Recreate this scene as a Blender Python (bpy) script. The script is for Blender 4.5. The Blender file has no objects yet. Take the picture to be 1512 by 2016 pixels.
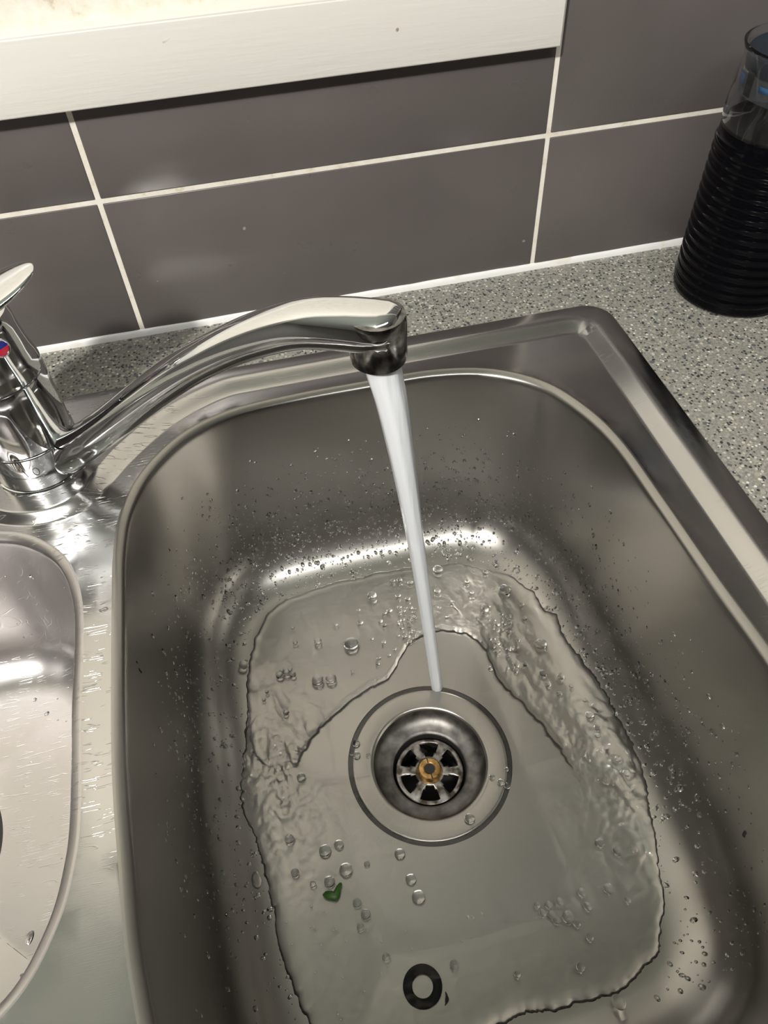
import bpy, bmesh, math, random
import numpy as np
from mathutils import Vector, Matrix
from mathutils.geometry import delaunay_2d_cdt
random.seed(7); rng = np.random.default_rng(7)
PI = math.pi; K = 0.001
sc = bpy.context.scene; C = sc.collection

# ------------------------------------------------------------------ camera
cam = bpy.data.cameras.new('camera'); cam_o = bpy.data.objects.new('camera', cam); C.objects.link(cam_o)
F_PX, PITCH, ROLL, YAW = 1474.76, 0.86562289, -0.05956857, -0.18789001
CAM = np.array([0, -0.51977, 0.35])
def cam_axes():
    f = np.array([0, math.cos(PITCH), -math.sin(PITCH)]); u = np.array([0, math.sin(PITCH), math.cos(PITCH)]); r = np.array([1., 0, 0])
    r2 = math.cos(ROLL)*r + math.sin(ROLL)*u; u2 = -math.sin(ROLL)*r + math.cos(ROLL)*u
    Z = np.array([[math.cos(YAW), -math.sin(YAW), 0], [math.sin(YAW), math.cos(YAW), 0], [0, 0, 1]])
    return Z @ np.stack([r2, u2, f], 1)
AX = cam_axes()
cam_o.matrix_world = Matrix([[AX[i][0], AX[i][1], -AX[i][2], CAM[i]] for i in range(3)] + [[0, 0, 0, 1]])
cam.sensor_fit = 'HORIZONTAL'; cam.sensor_width = 36; cam.lens = F_PX/1512*36; cam.clip_start = 0.01
sc.camera = cam_o
def at(px, py, z):          # point of a horizontal plane (mm) under a pixel of the photo, in mm
    d = AX @ np.array([(px-756)/F_PX, -(py-1008)/F_PX, 1.0]); t = (z*K-CAM[2])/d[2]
    q = (CAM+t*d)*1000; return q[0], q[1]

# ------------------------------------------------------------------ world, lights, exposure
w = bpy.data.worlds.new('world'); sc.world = w; w.use_nodes = True
w.node_tree.nodes['Background'].inputs[0].default_value = (0.9, 0.95, 1.0, 1)
w.node_tree.nodes['Background'].inputs[1].default_value = 0.02
def area(name, loc, aim, size, power, col, shape='DISK'):
    l = bpy.data.lights.new(name, 'AREA'); l.shape = shape; l.size = size; l.energy = power; l.color = col
    o = bpy.data.objects.new(name, l); C.objects.link(o); o.location = loc
    o.rotation_euler = (Vector(aim)-Vector(loc)).to_track_quat('-Z', 'Y').to_euler(); return o
area('ceiling_lamp_light', (-0.70, -1.38, 1.43), (0.03, -0.25, 0.0), 0.12, 21.5, (1.0, 0.955, 0.89))
added_strip = area('added_strip_light', (0.0, -1.25, 1.43), (0.0, -1.25, 0.0), 1.2, 7.0, (1.0, 0.985, 0.95), 'RECTANGLE'); added_strip.data.size_y = 0.2  # soft strip added to spread the highlight along the bowl's back
sc.view_settings.view_transform = 'Standard'; sc.view_settings.look = 'None'
sc.view_settings.gamma = 1; sc.view_settings.use_curve_mapping = False
sc.view_settings.exposure = 0.9
sc.cycles.use_denoising = True; sc.cycles.max_bounces = 14; sc.cycles.transmission_bounces = 12; sc.cycles.transparent_max_bounces = 12
sc.cycles.sample_clamp_indirect = 4.0; sc.cycles.caustics_refractive = True; sc.cycles.caustics_reflective = True

# ------------------------------------------------------------------ materials
def mat(name, col=(0.5, 0.5, 0.5), rough=0.5, metal=0.0, **kw):
    m = bpy.data.materials.new(name); m.use_nodes = True; b = m.node_tree.nodes['Principled BSDF']
    b.inputs['Base Color'].default_value = (*col, 1); b.inputs['Roughness'].default_value = rough; b.inputs['Metallic'].default_value = metal
    for k, v in kw.items(): b.inputs[k.replace('_', ' ')].default_value = v
    return m
def N(m, t, **kw):
    n = m.node_tree.nodes.new(t)
    for k, v in kw.items():
        if k in n.inputs: n.inputs[k].default_value = v
        else: setattr(n, k, v)
    return n
def ln(m, a, b): m.node_tree.links.new(a, b)
def coords(m, scale=(1, 1, 1), rot=(0, 0, 0)):
    g = N(m, 'ShaderNodeNewGeometry'); mp = N(m, 'ShaderNodeMapping'); mp.inputs['Scale'].default_value = scale; mp.inputs['Rotation'].default_value = rot
    ln(m, g.outputs['Position'], mp.inputs['Vector']); return mp.outputs['Vector']
def ramp(m, src, stops, interp='LINEAR'):
    r = N(m, 'ShaderNodeValToRGB'); r.color_ramp.interpolation = interp; e = r.color_ramp.elements
    while len(e) < len(stops): e.new(0.5)
    for i, (p, c) in enumerate(stops):
        e[i].position = p; e[i].color = (*c, 1) if len(c) == 3 else c
    ln(m, src, r.inputs['Fac']); return r.outputs['Color']
def bsdf(m): return m.node_tree.nodes['Principled BSDF']
def bump(m, h, strength, dist, prev=None):
    b = N(m, 'ShaderNodeBump'); b.inputs['Strength'].default_value = strength; b.inputs['Distance'].default_value = dist
    ln(m, h, b.inputs['Height'])
    if prev is not None: ln(m, prev, b.inputs['Normal'])
    ln(m, b.outputs['Normal'], bsdf(m).inputs['Normal']); return b.outputs['Normal']

def steel(name, col, r0, r1, brush, scratch):
    m = mat(name, col, r0, 1.0); b = bsdf(m)
    n1 = N(m, 'ShaderNodeTexNoise', Scale=14.0, Detail=5.0, Roughness=0.65); ln(m, coords(m), n1.inputs['Vector'])
    mr = N(m, 'ShaderNodeMapRange'); mr.inputs['To Min'].default_value = r0; mr.inputs['To Max'].default_value = r1
    mr.inputs['From Min'].default_value = 0.3; mr.inputs['From Max'].default_value = 0.7
    ln(m, n1.outputs['Fac'], mr.inputs['Value'])
    # fine brushed grain along the long side
    n2 = N(m, 'ShaderNodeTexNoise', Scale=1.0, Detail=3.0); ln(m, coords(m, (120, 2600, 1200)), n2.inputs['Vector'])
    nb = bump(m, n2.outputs['Fac'], brush, 0.00006)
    # worn scratches: thin isolines of stretched noise, broken up by a mask
    last = nb; acc = None
    for rot, sx, sy in ((0.12, 26, 300), (-0.25, 34, 420), (1.1, 30, 330)):
        n3 = N(m, 'ShaderNodeTexNoise', Scale=1.0, Detail=0.5); ln(m, coords(m, (sx, sy, 60), (0, 0, rot)), n3.inputs['Vector'])
        s = ramp(m, n3.outputs['Fac'], [(0.0, (0, 0, 0)), (0.585, (0, 0, 0)), (0.60, (1, 1, 1)), (0.615, (0, 0, 0))])
        n4 = N(m, 'ShaderNodeTexNoise', Scale=1.0, Detail=1.0); ln(m, coords(m, (90, 60, 60), (0, 0, rot+1)), n4.inputs['Vector'])
        k = ramp(m, n4.outputs['Fac'], [(0.52, (0, 0, 0)), (0.64, (1, 1, 1))])
        mu = N(m, 'ShaderNodeMath', operation='MULTIPLY'); ln(m, s, mu.inputs[0]); ln(m, k, mu.inputs[1])
        if acc is None: acc = mu.outputs[0]
        else:
            ad = N(m, 'ShaderNodeMath', operation='MAXIMUM'); ln(m, acc, ad.inputs[0]); ln(m, mu.outputs[0], ad.inputs[1]); acc = ad.outputs[0]
    gp = N(m, 'ShaderNodeNewGeometry'); sx = N(m, 'ShaderNodeSeparateXYZ'); ln(m, gp.outputs['Position'], sx.inputs[0])
    wr = N(m, 'ShaderNodeMapRange'); wr.inputs['From Min'].default_value = -0.41; wr.inputs['From Max'].default_value = -0.36; ln(m, sx.outputs['Y'], wr.inputs['Value'])
    wx = N(m, 'ShaderNodeMapRange'); wx.inputs['From Min'].default_value = -0.09; wx.inputs['From Max'].default_value = -0.05; wx.inputs['To Min'].default_value = 1.0; wx.inputs['To Max'].default_value = 0.12; ln(m, sx.outputs['X'], wx.inputs['Value'])
    mw = N(m, 'ShaderNodeMath', operation='MULTIPLY'); ln(m, acc, mw.inputs[0]); ln(m, wr.outputs[0], mw.inputs[1])
    mw2 = N(m, 'ShaderNodeMath', operation='MULTIPLY'); ln(m, mw.outputs[0], mw2.inputs[0]); ln(m, wx.outputs[0], mw2.inputs[1]); acc = mw2.outputs[0]
    bump(m, acc, scratch, 0.0002, last)
    ad = N(m, 'ShaderNodeMath', operation='MULTIPLY_ADD'); ad.inputs[1].default_value = 0.25*scratch; ln(m, acc, ad.inputs[0]); ln(m, mr.outputs[0], ad.inputs[2])
    ln(m, ad.outputs[0], b.inputs['Roughness'])
    return m
M = {}
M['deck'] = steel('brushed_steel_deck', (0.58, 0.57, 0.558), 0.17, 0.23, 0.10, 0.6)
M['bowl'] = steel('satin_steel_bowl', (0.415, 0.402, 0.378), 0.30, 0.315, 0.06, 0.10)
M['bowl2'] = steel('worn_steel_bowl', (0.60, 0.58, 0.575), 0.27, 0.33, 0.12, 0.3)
M['flange'] = mat('satin_steel_flange', (0.40, 0.385, 0.36), 0.29, 1.0)
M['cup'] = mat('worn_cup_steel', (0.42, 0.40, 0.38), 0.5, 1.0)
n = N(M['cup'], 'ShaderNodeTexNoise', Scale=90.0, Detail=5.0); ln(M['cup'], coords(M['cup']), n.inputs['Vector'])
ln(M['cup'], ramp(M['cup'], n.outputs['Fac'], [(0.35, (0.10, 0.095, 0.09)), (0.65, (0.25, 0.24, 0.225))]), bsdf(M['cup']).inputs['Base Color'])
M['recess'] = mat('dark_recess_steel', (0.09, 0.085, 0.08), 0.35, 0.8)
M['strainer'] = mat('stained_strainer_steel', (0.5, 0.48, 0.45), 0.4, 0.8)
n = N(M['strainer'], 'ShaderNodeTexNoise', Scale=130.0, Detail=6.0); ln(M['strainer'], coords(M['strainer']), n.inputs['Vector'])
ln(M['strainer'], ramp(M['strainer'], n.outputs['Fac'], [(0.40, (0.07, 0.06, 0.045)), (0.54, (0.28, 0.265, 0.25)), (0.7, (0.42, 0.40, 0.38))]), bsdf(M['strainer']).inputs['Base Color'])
M['brass'] = mat('aged_brass', (0.62, 0.38, 0.13), 0.35, 0.85)
n = N(M['brass'], 'ShaderNodeTexNoise', Scale=300.0, Detail=4.0); ln(M['brass'], coords(M['brass']), n.inputs['Vector'])
ln(M['brass'], ramp(M['brass'], n.outputs['Fac'], [(0.35, (0.22, 0.12, 0.04)), (0.6, (0.58, 0.36, 0.13))]), bsdf(M['brass']).inputs['Base Color'])
M['dark'] = mat('dark_pipe_and_shade', (0.008, 0.007, 0.006), 0.6)
M['seal'] = mat('dark_seal', (0.02, 0.018, 0.015), 0.5)
M['rubber'] = mat('black_rubber', (0.003, 0.003, 0.003), 0.7); bsdf(M['rubber']).inputs['Specular IOR Level'].default_value = 0.12
M['chrome'] = mat('chrome', (0.83, 0.84, 0.85), 0.045, 1.0)
n = N(M['chrome'], 'ShaderNodeTexNoise', Scale=60.0, Detail=6.0, Roughness=0.7); ln(M['chrome'], coords(M['chrome']), n.inputs['Vector'])
ln(M['chrome'], ramp(M['chrome'], n.outputs['Fac'], [(0.45, (0.035, 0.035, 0.035)), (0.7, (0.16, 0.16, 0.16))]), bsdf(M['chrome']).inputs['Roughness'])
M['chromed'] = mat('darkened_chrome', (0.30, 0.29, 0.28), 0.16, 1.0)
n = N(M['chromed'], 'ShaderNodeTexNoise', Scale=160.0, Detail=5.0); ln(M['chromed'], coords(M['chromed']), n.inputs['Vector'])
ln(M['chromed'], ramp(M['chromed'], n.outputs['Fac'], [(0.4, (0.10, 0.10, 0.10)), (0.65, (0.36, 0.35, 0.33))]), bsdf(M['chromed']).inputs['Base Color'])
M['engrave'] = mat('engraved_mark', (0.08, 0.08, 0.09), 0.4, 0.5)
M['red'] = mat('red_marker', (0.55, 0.01, 0.04), 0.2)
M['blue'] = mat('blue_marker', (0.01, 0.015, 0.22), 0.2)
M['water'] = mat('clear_water', (1, 1, 1), 0.0, 0.0, IOR=1.33, Transmission_Weight=1.0)
M['bubble'] = mat('bubble_film', (1, 1, 1), 0.0, 0.0, IOR=1.33, Transmission_Weight=1.0)
# aerated running water: cloudy white column
m = mat('aerated_water', (0.86, 0.89, 0.92), 0.12, 0.0, IOR=1.33, Transmission_Weight=0.35, Subsurface_Weight=0.0)
n = N(m, 'ShaderNodeTexNoise', Scale=1.0, Detail=3.0); ln(m, coords(m, (420, 420, 14)), n.inputs['Vector'])
bump(m, n.outputs['Fac'], 0.5, 0.0006)
g = N(m, 'ShaderNodeNewGeometry'); sp = N(m, 'ShaderNodeSeparateXYZ'); ln(m, g.outputs['Position'], sp.inputs[0])
mr = N(m, 'ShaderNodeMapRange'); mr.inputs['From Min'].default_value = -0.18; mr.inputs['From Max'].default_value = 0.10
mr.inputs['To Min'].default_value = 0.5; mr.inputs['To Max'].default_value = 0.05
ln(m, sp.outputs['Z'], mr.inputs['Value']); ln(m, mr.outputs[0], bsdf(m).inputs['Transmission Weight']); M['stream'] = m
M['leaf'] = mat('green_leaf', (0.035, 0.10, 0.012), 0.45)
M['leaf_rib'] = mat('pale_leaf_rib', (0.12, 0.20, 0.05), 0.5)
M['scrap'] = mat('dark_food_scrap', (0.018, 0.008, 0.010), 0.5)
M['caulk'] = mat('white_silicone', (0.80, 0.80, 0.78), 0.35)
n = N(M['caulk'], 'ShaderNodeTexNoise', Scale=40.0, Detail=5.0); ln(M['caulk'], coords(M['caulk']), n.inputs['Vector'])
ln(M['caulk'], ramp(M['caulk'], n.outputs['Fac'], [(0.3, (0.78, 0.74, 0.66)), (0.42, (0.88, 0.88, 0.87))]), bsdf(M['caulk']).inputs['Base Color'])
# grout
m = mat('cream_grout', (0.70, 0.65, 0.55), 0.85)
n = N(m, 'ShaderNodeTexNoise', Scale=70.0, Detail=6.0, Roughness=0.7); ln(m, coords(m), n.inputs['Vector'])
ln(m, ramp(m, n.outputs['Fac'], [(0.28, (0.55, 0.46, 0.34)), (0.42, (0.80, 0.75, 0.64)), (0.60, (0.86, 0.83, 0.76))]), bsdf(m).inputs['Base Color'])
bump(m, n.outputs['Fac'], 0.3, 0.0004); M['grout'] = m
# glazed taupe tile
m = mat('grey_brown_glaze', (0.125, 0.112, 0.112), 0.22, 0.0, IOR=1.5)
n = N(m, 'ShaderNodeTexNoise', Scale=9.0, Detail=3.0); ln(m, coords(m), n.inputs['Vector'])
base = ramp(m, n.outputs['Fac'], [(0.35, (0.108, 0.096, 0.093)), (0.65, (0.124, 0.110, 0.107))])
n2 = N(m, 'ShaderNodeTexNoise', Scale=170.0, Detail=0.0); ln(m, coords(m), n2.inputs['Vector'])
sp_ = ramp(m, n2.outputs['Fac'], [(0.87, (0, 0, 0)), (0.89, (1, 1, 1))])
mx = N(m, 'ShaderNodeMixRGB'); ln(m, sp_, mx.inputs['Fac']); ln(m, base, mx.inputs['Color1']); mx.inputs['Color2'].default_value = (0.3, 0.28, 0.26, 1)
ln(m, mx.outputs[0], bsdf(m).inputs['Base Color'])
n3 = N(m, 'ShaderNodeTexNoise', Scale=30.0, Detail=4.0); ln(m, coords(m), n3.inputs['Vector'])
ln(m, ramp(m, n3.outputs['Fac'], [(0.3, (0.26, 0.26, 0.26)), (0.7, (0.40, 0.40, 0.40))]), bsdf(m).inputs['Roughness'])
n4 = N(m, 'ShaderNodeTexNoise', Scale=700.0, Detail=2.0); ln(m, coords(m), n4.inputs['Vector']); bump(m, n4.outputs['Fac'], 0.10, 0.00008)
M['tile'] = m
# painted timber
m = mat('cream_white_paint', (0.78, 0.765, 0.715), 0.32)
n = N(m, 'ShaderNodeTexNoise', Scale=1.0, Detail=4.0); ln(m, coords(m, (30, 300, 420)), n.inputs['Vector'])
nb = bump(m, n.outputs['Fac'], 0.35, 0.0005)
n2 = N(m, 'ShaderNodeTexNoise', Scale=95.0, Detail=1.0); ln(m, coords(m, (1, 1, 0.7)), n2.inputs['Vector'])
k = ramp(m, n2.outputs['Fac'], [(0.79, (0, 0, 0)), (0.81, (1, 1, 1))])
mx = N(m, 'ShaderNodeMixRGB'); ln(m, k, mx.inputs['Fac']); mx.inputs['Color1'].default_value = (0.78, 0.765, 0.715, 1); mx.inputs['Color2'].default_value = (0.42, 0.34, 0.24, 1)
ln(m, mx.outputs[0], bsdf(m).inputs['Base Color'])
bump(m, k, 0.5, 0.0008, nb); M['paint'] = m
M['paint2'] = mat('dirty_frame_paint', (0.70, 0.70, 0.66), 0.4); m = M['paint2']
n = N(m, 'ShaderNodeTexNoise', Scale=60.0, Detail=6.0, Roughness=0.7); ln(m, coords(m), n.inputs['Vector'])
ln(m, ramp(m, n.outputs['Fac'], [(0.22, (0.45, 0.40, 0.30)), (0.31, (0.68, 0.67, 0.61)), (0.6, (0.72, 0.72, 0.69))]), bsdf(m).inputs['Base Color'])
# speckled stone worktop
m = mat('speckled_worktop', (0.3, 0.3, 0.27), 0.42)
def vor(scale, feat='F1'):
    v = N(m, 'ShaderNodeTexVoronoi', feature=feat); v.inputs['Scale'].default_value = scale; ln(m, coords(m), v.inputs['Vector']); return v
nn = N(m, 'ShaderNodeTexNoise', Scale=420.0, Detail=5.0, Roughness=0.7); ln(m, coords(m), nn.inputs['Vector'])
col = ramp(m, nn.outputs['Fac'], [(0.3, (0.15, 0.145, 0.125)), (0.5, (0.29, 0.285, 0.25)), (0.68, (0.43, 0.42, 0.38))])
def chips(col, scale, lo, hi, size, c):
    v = vor(scale); sep = N(m, 'ShaderNodeSeparateColor'); ln(m, v.outputs['Color'], sep.inputs[0])
    pick = ramp(m, sep.outputs[0], [(lo, (0, 0, 0)), (lo+.001, (1, 1, 1)), (hi, (1, 1, 1)), (min(1, hi+.001), (0, 0, 0))], 'CONSTANT')
    inside = ramp(m, v.outputs['Distance'], [(size, (1, 1, 1)), (size+.08, (0, 0, 0))])
    mu = N(m, 'ShaderNodeMath', operation='MULTIPLY'); ln(m, pick, mu.inputs[0]); ln(m, inside, mu.inputs[1])
    mx = N(m, 'ShaderNodeMixRGB'); ln(m, mu.outputs[0], mx.inputs['Fac']); ln(m, col, mx.inputs['Color1']); mx.inputs['Color2'].default_value = (*c, 1)
    return mx.outputs[0]
col = chips(col, 520, 0.05, 0.24, 0.44, (0.06, 0.06, 0.06))
col = chips(col, 430, 0.60, 0.76, 0.42, (0.55, 0.53, 0.47))
col = chips(col, 240, 0.10, 0.22, 0.36, (0.13, 0.135, 0.15))
col = chips(col, 210, 0.50, 0.60, 0.34, (0.38, 0.36, 0.30))
col = chips(col, 330, 0.80, 0.88, 0.34, (0.045, 0.05, 0.06))
col = chips(col, 360, 0.30, 0.37, 0.30, (0.75, 0.73, 0.66))
ln(m, col, bsdf(m).inputs['Base Color']); M['stone'] = m
M['wallp'] = mat('grey_wall_paint', (0.20, 0.195, 0.185), 0.7)
M['upper'] = mat('pale_upper_wall_paint', (0.56, 0.55, 0.50), 0.7)
M['ceil'] = mat('white_ceiling', (0.72, 0.80, 0.76), 0.8)
M['cab'] = mat('dark_brown_cabinet', (0.055, 0.045, 0.04), 0.4)
M['floorm'] = mat('grey_floor', (0.10, 0.09, 0.085), 0.5)
M['reflector_panel'] = mat('pale_green_reflector', (0.64, 0.70, 0.64), 0.7)
M['fitting'] = mat('lamp_housing', (0.8, 0.8, 0.78), 0.4)
# glass bottle with dark liquid
M['glass'] = mat('clear_bottle_glass', (0.90, 0.93, 0.95), 0.02, 0.0, IOR=1.45, Transmission_Weight=1.0)
M['liquid'] = mat('black_liquid', (0.004, 0.004, 0.005), 0.08, 0.0, IOR=1.35)
M['blacklid'] = mat('black_glass_body', (0.002, 0.002, 0.003), 0.10, 0.0, IOR=1.2)
M['tint'] = mat('smoky_blue_liner', (0.62, 0.70, 0.76), 0.1, 0.0, Transmission_Weight=0.92, IOR=1.2)
M['mouth'] = mat('navy_mouth_dark', (0.018, 0.028, 0.042), 0.35)
M['lblue'] = mat('blue_print', (0.03, 0.16, 0.36), 0.3)
M['lblack'] = mat('black_print', (0.01, 0.009, 0.009), 0.3)

# ------------------------------------------------------------------ helpers
def tag(o, label=None, cat=None, group=None, kind=None):
    if label: o['label'] = label
    if cat: o['category'] = cat
    if group: o['group'] = group
    if kind: o['kind'] = kind
    return o
def empty(name, loc=(0, 0, 0)):
    o = bpy.data.objects.new(name, None); C.objects.link(o); o.location = loc; o.empty_display_size = 0.02; return o
def obj(name, verts, faces, m, parent=None, smooth=True, mm=True):
    me = bpy.data.meshes.new(name)
    V = np.asarray(verts, float)*(K if mm else 1)
    me.from_pydata(V.tolist(), [], [list(map(int, f)) for f in faces]); me.update()
    bm = bmesh.new(); bm.from_mesh(me); bmesh.ops.recalc_face_normals(bm, faces=bm.faces); bm.to_mesh(me); bm.free()
    me.materials.append(m)
    if smooth: me.polygons.foreach_set('use_smooth', [True]*len(me.polygons))
    o = bpy.data.objects.new(name, me); C.objects.link(o)
    if parent:
        o.parent = parent; o.location = -parent.location
    return o
def sharp(o, deg=35):
    me = o.data; bm = bmesh.new(); bm.from_mesh(me)
    for e in bm.edges:
        if len(e.link_faces) == 2 and e.calc_face_angle(0) > math.radians(deg): e.smooth = False
    bm.to_mesh(me); bm.free(); return o
def flip(o):
    me = o.data; bm = bmesh.new(); bm.from_mesh(me); bmesh.ops.reverse_faces(bm, faces=bm.faces); bm.to_mesh(me); bm.free(); return o
def grid_faces(nr, nc, closed=True):
    f = []
    for i in range(nr-1):
        for j in range(nc if closed else nc-1):
            k = (j+1) % nc; f.append((i*nc+j, i*nc+k, (i+1)*nc+k, (i+1)*nc+j))
    return f
def lathe(name, prof, c, m, parent=None, n=64, capb=False, capt=False, deg=35):
    V = [(c[0]+r*math.cos(2*PI*j/n), c[1]+r*math.sin(2*PI*j/n), c[2]+z) for r, z in prof for j in range(n)]
    F = grid_faces(len(prof), n)
    if capb: F.append(tuple(range(n)))
    if capt: F.append(tuple((len(prof)-1)*n+j for j in range(n)))
    return sharp(obj(name, V, F, m, parent), deg)
def box(name, a, b, m, parent=None, bev=0.0, seg=2):
    x0, y0, z0 = a; x1, y1, z1 = b
    V = [(x, y, z) for x in (x0, x1) for y in (y0, y1) for z in (z0, z1)]
    F = [(0, 1, 3, 2), (4, 6, 7, 5), (0, 4, 5, 1), (2, 3, 7, 6), (0, 2, 6, 4), (1, 5, 7, 3)]
    o = obj(name, V, F, m, parent, smooth=False)
    if bev:
        bm = bmesh.new(); bm.from_mesh(o.data)
        bmesh.ops.bevel(bm, geom=list(bm.edges), offset=bev*K, segments=seg, affect='EDGES', profile=0.5)
        bm.to_mesh(o.data); bm.free()
        o.data.polygons.foreach_set('use_smooth', [True]*len(o.data.polygons)); sharp(o, 50)
    return o
def catmull(P, closed=True, step=3.0):
    P = np.array(P, float); n = len(P); out = []
    rngn = range(n) if closed else range(n-1)
    for i in rngn:
        p0, p1, p2, p3 = (P[(i-1) % n], P[i], P[(i+1) % n], P[(i+2) % n]) if closed else (P[max(i-1, 0)], P[i], P[i+1], P[min(i+2, n-1)])
        k = max(2, int(np.linalg.norm(p2-p1)/step))
        for t in np.arange(k)/k:
            out.append(0.5*((2*p1)+(-p0+p2)*t+(2*p0-5*p1+4*p2-p3)*t*t+(-p0+3*p1-3*p2+p3)*t**3))
    if not closed: out.append(P[-1])
    return np.array(out)
def resample(P, n):
    Q = np.vstack([P, P[:1]]); d = np.r_[0, np.cumsum(np.linalg.norm(np.diff(Q, axis=0), axis=1))]
    t = np.linspace(0, d[-1], n, endpoint=False); return np.stack([np.interp(t, d, Q[:, i]) for i in range(2)], 1)
def ccw(P):
    a = 0.5*np.sum(P[:, 0]*np.roll(P[:, 1], -1)-np.roll(P[:, 0], -1)*P[:, 1]); return P if a > 0 else P[::-1].copy()
def inward(P):
    t = np.roll(P, -1, 0)-np.roll(P, 1, 0); t /= np.linalg.norm(t, axis=1)[:, None]+1e-9
    return np.stack([-t[:, 1], t[:, 0]], 1)
def sdist(pts, P):      # signed distance, positive inside the closed polygon P
    pts = np.asarray(pts, float); out = np.empty(len(pts)); A = P; B = np.roll(P, -1, 0); AB = B-A; L2 = (AB**2).sum(1)+1e-12
    for s in range(0, len(pts), 4000):
        q = pts[s:s+4000][:, None, :]
        t = np.clip(((q-A)*AB).sum(2)/L2, 0, 1); d = np.sqrt((((A+t[..., None]*AB)-q)**2).sum(2)).min(1)
        c = ((A[:, 1] > q[..., 1]) != (B[:, 1] > q[..., 1])) & (q[..., 0] < (B[:, 0]-A[:, 0])*(q[..., 1]-A[:, 1])/(B[:, 1]-A[:, 1]+1e-12)+A[:, 0])
        out[s:s+4000] = np.where(c.sum(1) % 2 == 1, d, -d)
    return out
def rrect(x0, x1, y0, y1, r, n=10):
    P = []
    for cx, cy, a in ((x1-r, y1-r, 0), (x0+r, y1-r, 90), (x0+r, y0+r, 180), (x1-r, y0+r, 270)):
        for k in range(n+1):
            t = math.radians(a+90*k/n); P.append((cx+r*math.cos(t), cy+r*math.sin(t)))
    return np.array(P)
def vnoise(x, y, s, seed=0):    # smooth value noise
    r = np.random.default_rng(seed); T = r.random((64, 64)); x = np.asarray(x)/s+1000.; y = np.asarray(y)/s+1000.
    i = np.floor(x).astype(int); j = np.floor(y).astype(int); fx = x-i; fy = y-j; fx = fx*fx*(3-2*fx); fy = fy*fy*(3-2*fy)
    g = lambda a, b: T[a % 64, b % 64]
    return (g(i, j)*(1-fx)+g(i+1, j)*fx)*(1-fy)+(g(i, j+1)*(1-fx)+g(i+1, j+1)*fx)*fy-0.5

# ------------------------------------------------------------------ the setting: tiled wall, window frame, room
wall = box('wall_back', (-2000, 0.7, -900), (2000, 40, 1460), M['grout']); tag(wall, kind='structure')
J = 3.5
cols = [(-724+J/2, -404-J/2), (-404+J/2, -83.8-J/2), (-83.8+J/2, 236.6-J/2), (236.6+J/2, 557-J/2), (557+J/2, 877-J/2), (877+J/2, 1197-J/2)]
rows = [(3.0, 108-J/2), (108+J/2, 213-J/2), (213+J/2, 318-J/2), (318+J/2, 423-J/2), (423+J/2, 528-J/2), (528+J/2, 633-J/2), (633+J/2, 738-J/2), (738+J/2, 843-J/2)]
for ci, (x0, x1) in enumerate(cols):
    for ri, (z0, z1) in enumerate(rows):
        zz = z1
        if ci < 3:
            if ri >= 2: continue
            if ri == 1: zz = 166.0
        o = box('tile', (x0, -0.0, z0), (x1, 6, zz), M['tile'], wall, bev=0.7)
box('painted_panel', (-2000, -2, 1000), (2000, 6, 1459), M['upper'], wall); box('painted_panel', (232.6, -1, 843), (2000, 6, 999), M['upper'], wall); box('painted_panel', (-2000, -1, 10), (-905, 6, 999), M['wallp'], wall); box('painted_panel', (1198, -1, 10), (2000, 6, 842), M['wallp'], wall)
bead = []
xs = np.linspace(-900, 900, 240)
for x in xs:
    a = 0.5*vnoise([x], [0], 25, 3)[0]; h = 5.2+a+0.4*vnoise([x], [0], 7, 4)[0]
    for t in np.linspace(0, 1, 6):
        th = t*PI/2; bead.append((x, 0.3-(2.4+a)*math.cos(th)*(1), 0.0+h*math.sin(th)))
o = obj('trim_1', bead, [(i*6+k, i*6+k+1, (i+1)*6+k+1, (i+1)*6+k) for i in range(239) for k in range(5)], M['caulk']); tag(o, kind='structure')
# window frame: apron board under the sill, sill top running back, frame rail, added unseen panel
apron = box('window_1', (-900, -11.5, 169.5), (232.5, 4, 210.5), M['paint'], bev=1.2, seg=3); tag(apron, kind='structure')
box('sill', (-900, -11.0, 207.0), (232.0, 40, 211.8), M['paint'], apron, bev=1.0)
box('frame_rail', (-900, 30, 211.5), (225, 48, 250), M['paint2'], apron, bev=1.5)
box('frame_jamb', (195, -8, 211.5), (232, 48, 1000), M['paint'], apron, bev=1.5)
box('reflector_panel', (-900, 36, 250), (200, 38, 1000), M['reflector_panel'], apron)  # unseen pale panel added so the steel has something bright to reflect
for nm, a, b, m in (('floor', (-2000, -3000, -905), (2000, 10, -900), 'floorm'), ('ceiling', (-2000, -3000, 1460), (2000, 10, 1470), 'ceil'),
                    ('wall_left', (-2010, -3000, -900), (-2000, 10, 1460), 'wallp'), ('wall_right', (2000, -3000, -900), (2010, 10, 1460), 'wallp'),
                    ('wall_front', (-2000, -3010, -900), (2000, -3000, 1460), 'cab')):
    tag(box(nm, a, b, M[m]), kind='structure')

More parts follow.
